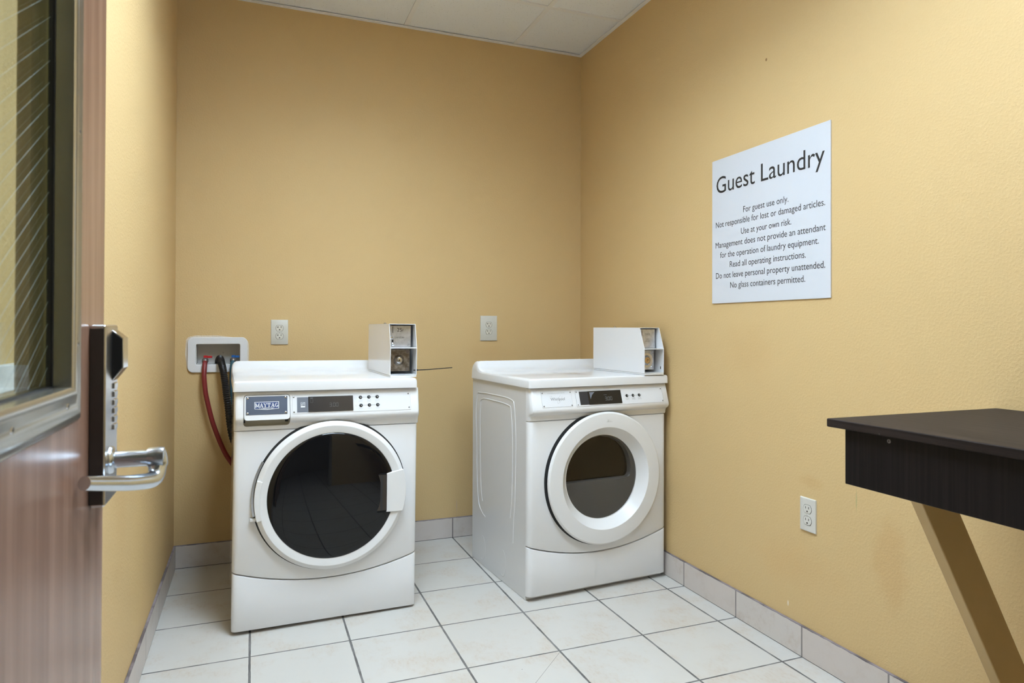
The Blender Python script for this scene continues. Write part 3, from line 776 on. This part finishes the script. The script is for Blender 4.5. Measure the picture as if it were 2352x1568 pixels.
plinth = bulged(-.0015, .690, -.030, lambda x: .0190, lambda x: seam(x)-.0020).obj('toe_panel', M_white, D, smooth=32)
fp = bulged(-.0015, .690, -.030, lambda x: seam(x)+.0020, lambda x: ZS-.002).obj('front_panel', M_white, D, smooth=32)
hole_front = lambda: MB().lathe([(0, .2), (.188, .2), (.188, -.060), (0, -.060)], 64, frame((.355, -.030, .479), (1,0,0), (0,0,1), (0,-1,0))).obj('cutter', M_black)
cut(fp, [hole_front()])
F, V = slant(-.030, .868, -.058, .780)
con = console(-.0015, .694, ZU-.002, ZS, .773, -.0313, -.0564).obj('control_panel', M_white, D, smooth=32)
pl = MB(); pl.box(.0477, .1908, V(.7912), V(.8548), .0, .0007, F); pl = pl.obj('brand_plate', M_panel, con)
for x, z in ((.0543, .8482), (.1863, .8479), (.0552, .7966), (.1867, .7958)): put_screw(pl, F @ Matrix.Translation((x, V(z), .0007)), .0032)
k = MB()
put_text(k, 'Whirlpool', .0895, .1560, V(.8176), .0115, F, .0010, .006)
k.obj('brand_lettering', M_greyink, pl)
k = MB(); put_text(k, 'COMMERCIAL DUTY DRYER', .0785, .1600, V(.8450), .0034, F, .0010)
facia_line(k, F, V, .0477, .1908, .7912, .8548, .0009)
el = [(.1330 + .021*math.cos(a)*math.cos(1.0) - .0065*math.sin(a)*math.sin(1.0), V(.8225) + .021*math.cos(a)*math.sin(1.0) + .0065*math.sin(a)*math.cos(1.0), .0009) for a in [2*PI*i/40 for i in range(4, 37)]]
k.tube(el, .00035, 5, F)
put_text(k, 'CE', .0868, .0985, V(.8325), .0026, F, .0010)
k.obj('small_print', M_paleink, pl)
pl = MB(); pl.box(.2101, .6590, V(.7885), V(.8527), .0, .0007, F); pl = pl.obj('display_plate', M_panel, con)
for x, z in ((.2155, .8472), (.2165, .7956), (.6564-.004, .8462), (.6576-.004, .7945)): put_screw(pl, F @ Matrix.Translation((x, V(z), .0007)), .0032)
MB().box(.2280, .2720, V(.7945), V(.8485), .0, .0016, F).obj('display_surround', M_slate_d, pl)
MB().box(.2702, .4370, V(.7935), V(.8486), .0, .0030, F).obj('display', M_display_b, pl, bevel=.001)
k = MB(); put_digits(k, '3.00', .3510, V(.8078), .0095, .0155, F @ Matrix.Translation((0, 0, .0030)), .0013)
put_text(k, 'FREE', .3478, .3625, V(.8292), .0030, F, .0034); k.obj('display_digits', M_seg_b, pl)
k = MB(); k.prism([(.2775, V(.8440)), (.3040, V(.8440)), (.2900, V(.8330)), (.2800, V(.8160))], 'z', .0030, .0034, F); k.obj('display_sticker', M_slate, pl)
buttons(pl, F, V, ((.4668, .8232), (.4988, .8233), (.5316, .8236)), .0068)
k = MB(); k.box(.456, .543, V(.8229), V(.8239), .0, .0009, F)
for x, a, c in ((.4668, 'CYCLE', 'SELECT'), (.4988, 'TEMP', 'PRESS'), (.5316, 'VOLUME', 'REDUCER')):
    put_text(k, a, x-.0085, x+.0075, V(.8110), .0024, F, .0010); put_text(k, c, x-.008, x+.010, V(.8062), .0024, F, .0010)
facia_line(k, F, V, .2101, .6590, .7885, .8527, .0009)
k.obj('panel_lettering', M_greyink, pl)
# door
DF = frame((.355, -.030, .479), (1,0,0), (0,0,1), (0,-1,0))
dr = MB(); dr.lathe([(.268, .0130), (.276, .0130), (.2805, .0165), (.2815, .0210), (.2795, .0265), (.2740, .0300), (.2480, .0325), (.2165, .0325), (.2155, .0318), (.1805, -.0080), (.1785, -.0080), (.1785, -.0140), (.268, -.0010)], 96, DF, closed=True)
dr = dr.obj('door', M_wplastic, D, smooth=13)
MB().lathe([(.250, -.0015), (.2865, -.0015), (.2865, .0012), (.272, .0030), (.272, .0132), (.250, .0132)], 96, DF, closed=True).obj('door_gap_shade', M_seal_gap, D)  # black ring paints the shade in the gap behind the door
ln = MB(); zc = -.020
# grey moulded liner with a D shaped sight opening
op = [(-.176 + .304*i/14, -.014) for i in range(15)] + [(.128+.022*math.sin(a), .008-.022*math.cos(a)) for a in [PI/2*i/6 for i in range(1, 7)]]
op += [(.1505, .03), (.146, .06), (.135, .09), (.118, .118), (.09, .143), (.05, .164), (0, .1735), (-.05, .167), (-.10, .143), (-.14, .105), (-.165, .06), (-.176, .02)]
def refine(loop, k):
    out = []
    for i in range(len(loop)):
        a, b_ = Vector(loop[i]), Vector(loop[(i+1) % len(loop)])
        out += [tuple(a.lerp(b_, j/k)) for j in range(k)]
    return out
op2 = refine(op, 6); out2 = []
cx_, cz_ = -.01, .04
for x, z in op2:
    dx_, dz_ = x-cx_, z-cz_; A = dx_*dx_+dz_*dz_; B = 2*(cx_*dx_+cz_*dz_); Cc = cx_*cx_+cz_*cz_-.1835**2
    tt = (-B + math.sqrt(B*B-4*A*Cc))/(2*A); out2.append((cx_+dx_*tt, cz_+dz_*tt))
vs, fs = [], []; n = len(op2)
for p in out2: vs.append((p[0], p[1], -.0125))
for p, q in zip(op2, out2):
    v_ = Vector(p).lerp(Vector(q), .10); vs.append((v_.x, v_.y, -.0125))
for p in op2: vs.append((p[0], p[1], -.0175))
for p in op2: vs.append((p[0]*.985, p[1]*.985, -.040))
for r in range(3):
    for i in range(n):
        j = (i+1) % n; fs.append((r*n+i, r*n+j, (r+1)*n+j, (r+1)*n+i))
ln.add(vs, fs, DF).obj('door_liner', M_greymould, dr, smooth=30)
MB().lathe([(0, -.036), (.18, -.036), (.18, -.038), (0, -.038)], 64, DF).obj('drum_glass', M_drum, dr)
MB().lathe([(0, -.0085), (.1795, -.0085), (.1795, -.0105), (0, -.0105)], 64, DF).obj('door_glass', M_dryglass, dr)
k = MB()
put_text(k, 'Z', .000, .010, .2400, .0080, DF, .0328); k.box(-.004, .026, .2385, .2392, .0326, .0329, DF); k.box(.010, .020, .2425, .2430, .0326, .0329, DF)
k.obj('door_print', M_paleink, dr)
coin_box(D, .5604, -.0438, -1.573, .1047, .4349, .2017, .1087, .036, .917, False, '')

# ---------------- washing machine
WM = tag(empty('washing_machine', (-1.8175, -.800, 0), (0, math.radians(.447), math.radians(2.25))), 'white front loading washing machine with a black glass door, left of the dryer', 'washing machine')
ZT, ZU, ZS = .9200, .8810, .7390
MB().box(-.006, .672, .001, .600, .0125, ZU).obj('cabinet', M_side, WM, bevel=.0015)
for x, y in ((.05, .06), (.62, .06), (.05, .55), (.62, .55)):
    MB().lathe([(0, .016), (.012, .016), (.012, .008), (.022, .006), (.022, .0075*x*0+.0005+.0078*x), (0, .0005+.0078*x)], 20, Matrix.Translation((x, y, 0))).obj('foot', M_black, WM)
worktop(-.0125, .6665, ZU+.001, ZT, .0465, M_white, WM)
seam = seam_fn(.1682, .0570, .335, .338)
bulged(-.0075, .6735, -.030, lambda x: .0135, lambda x: seam(x)-.0020).obj('toe_panel', M_white, WM, smooth=32)
bulged(-.0075, .6735, -.030, lambda x: seam(x)+.0020, lambda x: ZS-.002).obj('front_panel', M_white, WM, smooth=32)
F, V = slant(-.030, .878, -.055, .785)
con = console(-.0085, .6775, ZU-.002, ZS, .779, -.0308, -.0534).obj('control_panel', M_white, WM, smooth=32)
cu = MB(); cu.prism(rrect(.0238, .1840, .7545, .8690, .012, 6), 'y', -.090, -.018)
cut(con, [cu.obj('cutter', M_olive)])
cv = MB(); cv.box(.0230, .1848, -.0195, -.0150, .7540, .8695); cv.box(.0245, .030, -.0215, -.019, .7640, .7735); cv.obj('drawer_cavity', M_olive, WM)
for x0, x1 in ((.0242, .0300), (.1680, .1785)):
    MB().box(x0, x1, -.0235, -.0192, .7665, .7765).obj('cavity_notch', M_black, WM)
dw = MB()
Pd = rrect(.0252, .1826, .7790, .8672, .011, 6)
dz = lambda z: -.030 - (.878-z)*.025/.093
A = [(x, dz(z)-.0012, z) for x, z in Pd]; B = [(x+(.104-x)*.012, dz(z)-.0032, z+(.823-z)*.02) for x, z in Pd]; Cb = [(x, -.020, z) for x, z in Pd]
dw.loft([Cb, A, B]); dw = dw.obj('detergent_drawer', M_white, WM, smooth=30)
F2 = F @ Matrix.Translation((0, 0, .0033))
pl = MB(); pl.box(.0314, .1737, V(.7978), V(.8618), -.0004, .0010, F2); pl = pl.obj('brand_plate', M_blue, dw)
for x, z in ((.0370, .8557), (.1672, .8564), (.0373, .8033), (.1679, .8032)):
    put_screw(pl, F2 @ Matrix.Translation((x, V(z), .0010)), .0040, mat=M_chrome)
P = lambda s: [(.1022+(x-.1022)*(1-s/.042), V(.829)+(v_-V(.829))*(1-s/.0145)) for x, v_ in ((.0600, V(.8429)), (.1444, V(.8429)), (.1444, V(.8176)), (.1022, V(.8140)), (.0600, V(.8176)))]
MB().prism(P(0), 'z', .0010, .0017, F2).obj('badge_rim', M_silver, pl)
MB().prism(P(.0022), 'z', .0017, .0020, F2).obj('badge', M_navy, pl)
k = MB()
def slab(ch, x, z, w, h):
    """bold slab letters for the badge"""
    t = w*.26; s = h*.14; T = F2 @ Matrix.Translation((0, 0, .0020))
    def st(x0, z0, x1, z1, tk): k.prism([(x+x0*w-tk/2, z+z0*h), (x+x0*w+tk/2, z+z0*h), (x+x1*w+tk/2, z+z1*h), (x+x1*w-tk/2, z+z1*h)], 'z', 0, .0003, T)
    def bar(x0, x1, z0, z1): k.box(x+x0*w, x+x1*w, z+z0*h, z+z1*h, 0, .0003, T)
    if ch == 'M':
        st(.14, 0, .14, 1, t*.72); st(.86, 0, .86, 1, t*.85); st(.14, 1, .5, .12, t*.8); st(.5, .12, .86, 1, t*.6)
        bar(-.04, .30, 0, .14); bar(.66, 1.05, 0, .14); bar(-.04, .2, .86, 1); bar(.8, 1.05, .86, 1)
    if ch == 'A':
        st(.12, 0, .5, 1, t*.62); st(.88, 0, .5, 1, t*1.05); bar(.25, .75, .28, .42); bar(-.06, .32, 0, .14); bar(.62, 1.06, 0, .14)
    if ch == 'Y':
        st(.5, 0, .5, .45, t*1.05); st(.5, .42, .1, 1, t*1.0); st(.5, .42, .9, 1, t*.62); bar(.26, .74, 0, .14); bar(-.08, .34, .86, 1); bar(.68, 1.08, .86, 1)
    if ch == 'T':
        st(.5, 0, .5, 1, t*1.1); bar(0, 1, .84, 1); bar(0, .13, .62, 1); bar(.87, 1, .62, 1); bar(.24, .76, 0, .14)
    if ch == 'G':
        for i in range(14):
            a0, a1 = math.radians(45+i*19.5), math.radians(45+(i+1)*19.5)
            q = [(x+w*(.5+.5*math.cos(a)*r_), z+h*(.5+.5*math.sin(a)*(1 if r_ == 1 else .74))) for a, r_ in ((a0, 1), (a1, 1), (a1, .48), (a0, .48))]
            k.prism(q, 'z', 0, .0003, T)
        st(.84, .05, .84, .46, t*.95); bar(.55, 1.08, .36, .48)
cw = .0128
for i, ch in enumerate('MAYTAG'):
    slab(ch, .0630 + i*.01305 + (0 if i == 0 else .0022), V(.8232), cw*1.12 if i == 0 else cw*.88, .0150)
put_text(k, 'COMMERCIAL', .0765, .1280, V(.8175), .0050, F2, .0023, .012)
k.obj('brand_lettering', M_silver, pl)
pl = MB(); pl.box(.1916, .6392, V(.7965), V(.8638), .0, .0007, F); pl = pl.obj('display_plate', M_panel, con)
for x, z in ((.1965, .8572), (.1974, .8032), (.6310, .8585), (.6325, .8060)): put_screw(pl, F @ Matrix.Translation((x, V(z), .0007)), .0034)
gp = MB().box(.2082, .2500, V(.8012), V(.8555), .0, .0014, F).obj('display_surround', M_slate, pl)
k = MB(); k.box(.2215, .2370, V(.8185), V(.8370), .0014, .0018, F); k.k = 1
k.box(.2225, .2360, V(.8240), V(.8360), .0018, .0020, F); k.k = 0
k.tube([(.2235, V(.8290), .0020), (.2280, V(.8325), .0020), (.2350, V(.8335), .0020)], .0009, 5, F); k.tube([(.2235, V(.8255), .0020), (.2300, V(.8285), .0020), (.2352, V(.8285), .0020)], .0007, 5, F)
k.obj('energy_mark', [M_silver, M_slate], gp)
dp = MB().box(.2488, .4142, V(.8012), V(.8570), .0, .0040, F).obj('display', M_display, pl, bevel=.0012)
k = MB(); put_digits(k, '3.00', .3245, V(.8178), .0088, .0145, F @ Matrix.Translation((0, 0, .0040)), .0012); k.obj('display_digits', M_seg, dp)
k = MB(); facia_line(k, F, V, .2555, .2650, .8345, .8480, .0044, .0006); k.box(.2555, .2650, V(.8500), V(.8525), .0040, .0044, F); k.obj('display_mark', M_seg, dp)
buttons(pl, F, V, ((.4428, .8493), (.4751, .8496), (.5073, .8499), (.4440, .8191), (.4762, .8194), (.5084, .8194)), .0068)
k = MB()
for z in (.8495, .8192):
    k.box(.4340, .5180, V(z)-.0005, V(z)+.0005, .0, .0009, F)
k.obj('guide_line', M_greyink, pl)
k = MB()
for x, z, a, c in ((.4428, .8495, 'CYCLE', 'SELECT'), (.4751, .8495, 'TEMP', 'SELECT'), (.5073, .8495, 'VOLUME', 'REDUCER'), (.4440, .8192, 'HOT', None), (.4762, .8192, 'WARM', None), (.5084, .8192, 'COLD', None)):
    put_text(k, a, x-.008, x+.008, V(z-.0125), .0024, F, .0010)
    if c: put_text(k, c, x-.0085, x+.0095, V(z-.0172), .0024, F, .0010)
facia_line(k, F, V, .1916, .6392, .7965, .8638, .0009)
k.lathe([(.0034, 0), (.0042, 0), (.0042, .0010), (.0034, .0010)], 20, F @ Matrix.Translation((.4235, V(.847), 0)), closed=True)
k.box(.4243, .4253, V(.8150), V(.8225), 0, .0009, F)
k.obj('panel_lettering', M_paleink, pl)
# door
DF = frame((.3415, -.030, .4860), (1,0,0), (0,0,1), (0,-1,0))
dr = MB(); dr.lathe([(.262, .010), (.2755, .010), (.2785, .014), (.2785, .0205), (.2640, .0315), (.2620, .0322), (.2400, .0300), (.2355, .0285), (.2355, .0100)], 112, DF, closed=True)
dr = dr.obj('door', M_wplastic, WM, smooth=13)
MB().lathe([(.250, -.0015), (.2850, -.0015), (.2850, .0010), (.268, .0030), (.268, .0105), (.250, .0105)], 112, DF, closed=True).obj('door_gap_shade', M_seal_gap, WM)  # black ring stands in for shade between door and front panel
prof = [(.2352, .0120), (.2352, .0285)] + [(.2340*math.cos(PI/2*i/12), .0285 + .017*math.sin(PI/2*i/12)) for i in range(1, 12)] + [(0, .0455), (0, .0120)]
gls = MB().lathe(prof, 96, DF).obj('door_glass', M_bglass, dr, smooth=60)
hx = lambda x: x - .3415
hz = lambda z: z - .4860
# handle block that follows the round door edge, with the dark grip beside it
outer_ = [(.2790*math.cos(a), .2790*math.sin(a)) for a in [math.radians(-17.2 + 34.0*i/12) for i in range(13)]]
Pg = [(hx(.5425), hz(.4045))] + [p for p in outer_] + [(hx(.5425), hz(.5545))]
MB().prism(Pg, 'z', .0200, .0375, DF).obj('handle', M_wplastic, dr, bevel=.003, seg=3)
MB().prism(rrect(hx(.4900), hx(.5435), hz(.4050), hz(.5550), .007, 4), 'z', .0260, .0392, DF).obj('grip_recess', M_grip, dr, bevel=.0015)
MB().prism(rrect(hx(.4945), hx(.5425), hz(.4130), hz(.5500), .005, 4), 'z', .0392, .0393, DF).obj('grip_hollow', M_slot, dr)
MB().box(hx(.5180), hx(.5275), hz(.4130), hz(.5480), .0393, .0400, DF).obj('grip_rib', M_seal_gap, dr, bevel=.0008)
# hinge side
arc = lambda r, a0, a1, n=16: [(r*math.cos(math.radians(a0+(a1-a0)*i/n)), r*math.sin(math.radians(a0+(a1-a0)*i/n))) for i in range(n+1)]
Ph = arc(.2890, 151, 192) + arc(.2800, 192, 151)
MB().prism(Ph, 'z', .0, .0095, DF).obj('hinge_strip', M_satin, WM, bevel=.001)
Pc = arc(.2792, 164.5, 195.5) + arc(.2585, 195.5, 164.5)
MB().prism(Pc, 'z', .0190, .0345, DF).obj('hinge_cover', M_wplastic, dr, bevel=.002)
MB().box(hx(.0500), hx(.0705), hz(.4120), hz(.4230), .0010, .0200, DF).obj('hinge_bracket', M_wplastic, WM, bevel=.0015)
CM = coin_box(WM, .5697, .0164, -.05, .1102, .4388, .2073, .1112, .0281, .9280, True, '')

# cable tie through the hole of the washer's coin box
SC.view_layers[0].update()
Mw = WM.matrix_world
st = Mw @ Vector((.6797-.010, .030, .9280+.0185)); en = Mw @ Vector((.6797+.155, .0250, .9280+.0250))
dirv = (en-st).normalized()
b = MB(frame(st, dirv, Vector((0, 0, 1)), dirv.cross(Vector((0, 0, 1)))))
L = (en-st).length
b.prism([(0, -.0022), (.06, -.0024), (L*.6, -.0012), (L, .0006), (L, .0040), (L*.6, .0024), (.06, .0014), (0, .0022)], 'z', -.0007, .0007)
b.box(.012, .018, -.0034, .0034, -.0020, .0020)
tag(b.obj('cable_tie', M_tie, bevel=.0003), 'black cable tie sticking out of the coin box on the washing machine', 'cable tie')

# ------------------------------------------------------------------ light, camera, view
wd = bpy.data.worlds.new('dim surroundings'); SC.world = wd; wd.use_nodes = True
wd.node_tree.nodes['Background'].inputs[0].default_value = (.9, .95, 1, 1)
wd.node_tree.nodes['Background'].inputs[1].default_value = .25

cam = bpy.data.cameras.new('camera'); co = bpy.data.objects.new('camera', cam); COL.objects.link(co)
f_px, cy_px = 1534.18, 741.04
cam.sensor_width = 36; cam.lens = f_px/2352*36
cam.shift_x = 0; cam.shift_y = (cy_px-784)/2352
R = [(.9324, -.3614, .0034), (-.0058, -.0055, 1.0), (.3614, .9324, .0072)]
yaw, pitch, roll = math.radians(21.1854), math.radians(.4152), math.radians(.1966)
fw = Vector((math.sin(yaw)*math.cos(pitch), math.cos(yaw)*math.cos(pitch), math.sin(pitch)))
rt = Vector((math.cos(yaw), -math.sin(yaw), 0)); up = rt.cross(fw)
r2 = rt*math.cos(roll) + up*math.sin(roll); u2 = -rt*math.sin(roll) + up*math.cos(roll)
co.matrix_world = frame((-1.7553, -3.4402, 1.1169), r2, u2, -fw)
cam.clip_start = .02
cam.dof.use_dof = True; cam.dof.focus_distance = 2.7; cam.dof.aperture_fstop = 9.0
SC.camera = co
vs_ = SC.view_settings
vs_.view_transform = 'Standard'; vs_.look = 'None'; vs_.gamma = 1; vs_.use_curve_mapping = False
vs_.exposure = 0.53
SC.cycles.max_bounces = 8
SC.cycles.adaptive_threshold = 0.02
SC.cycles.use_fast_gi = False
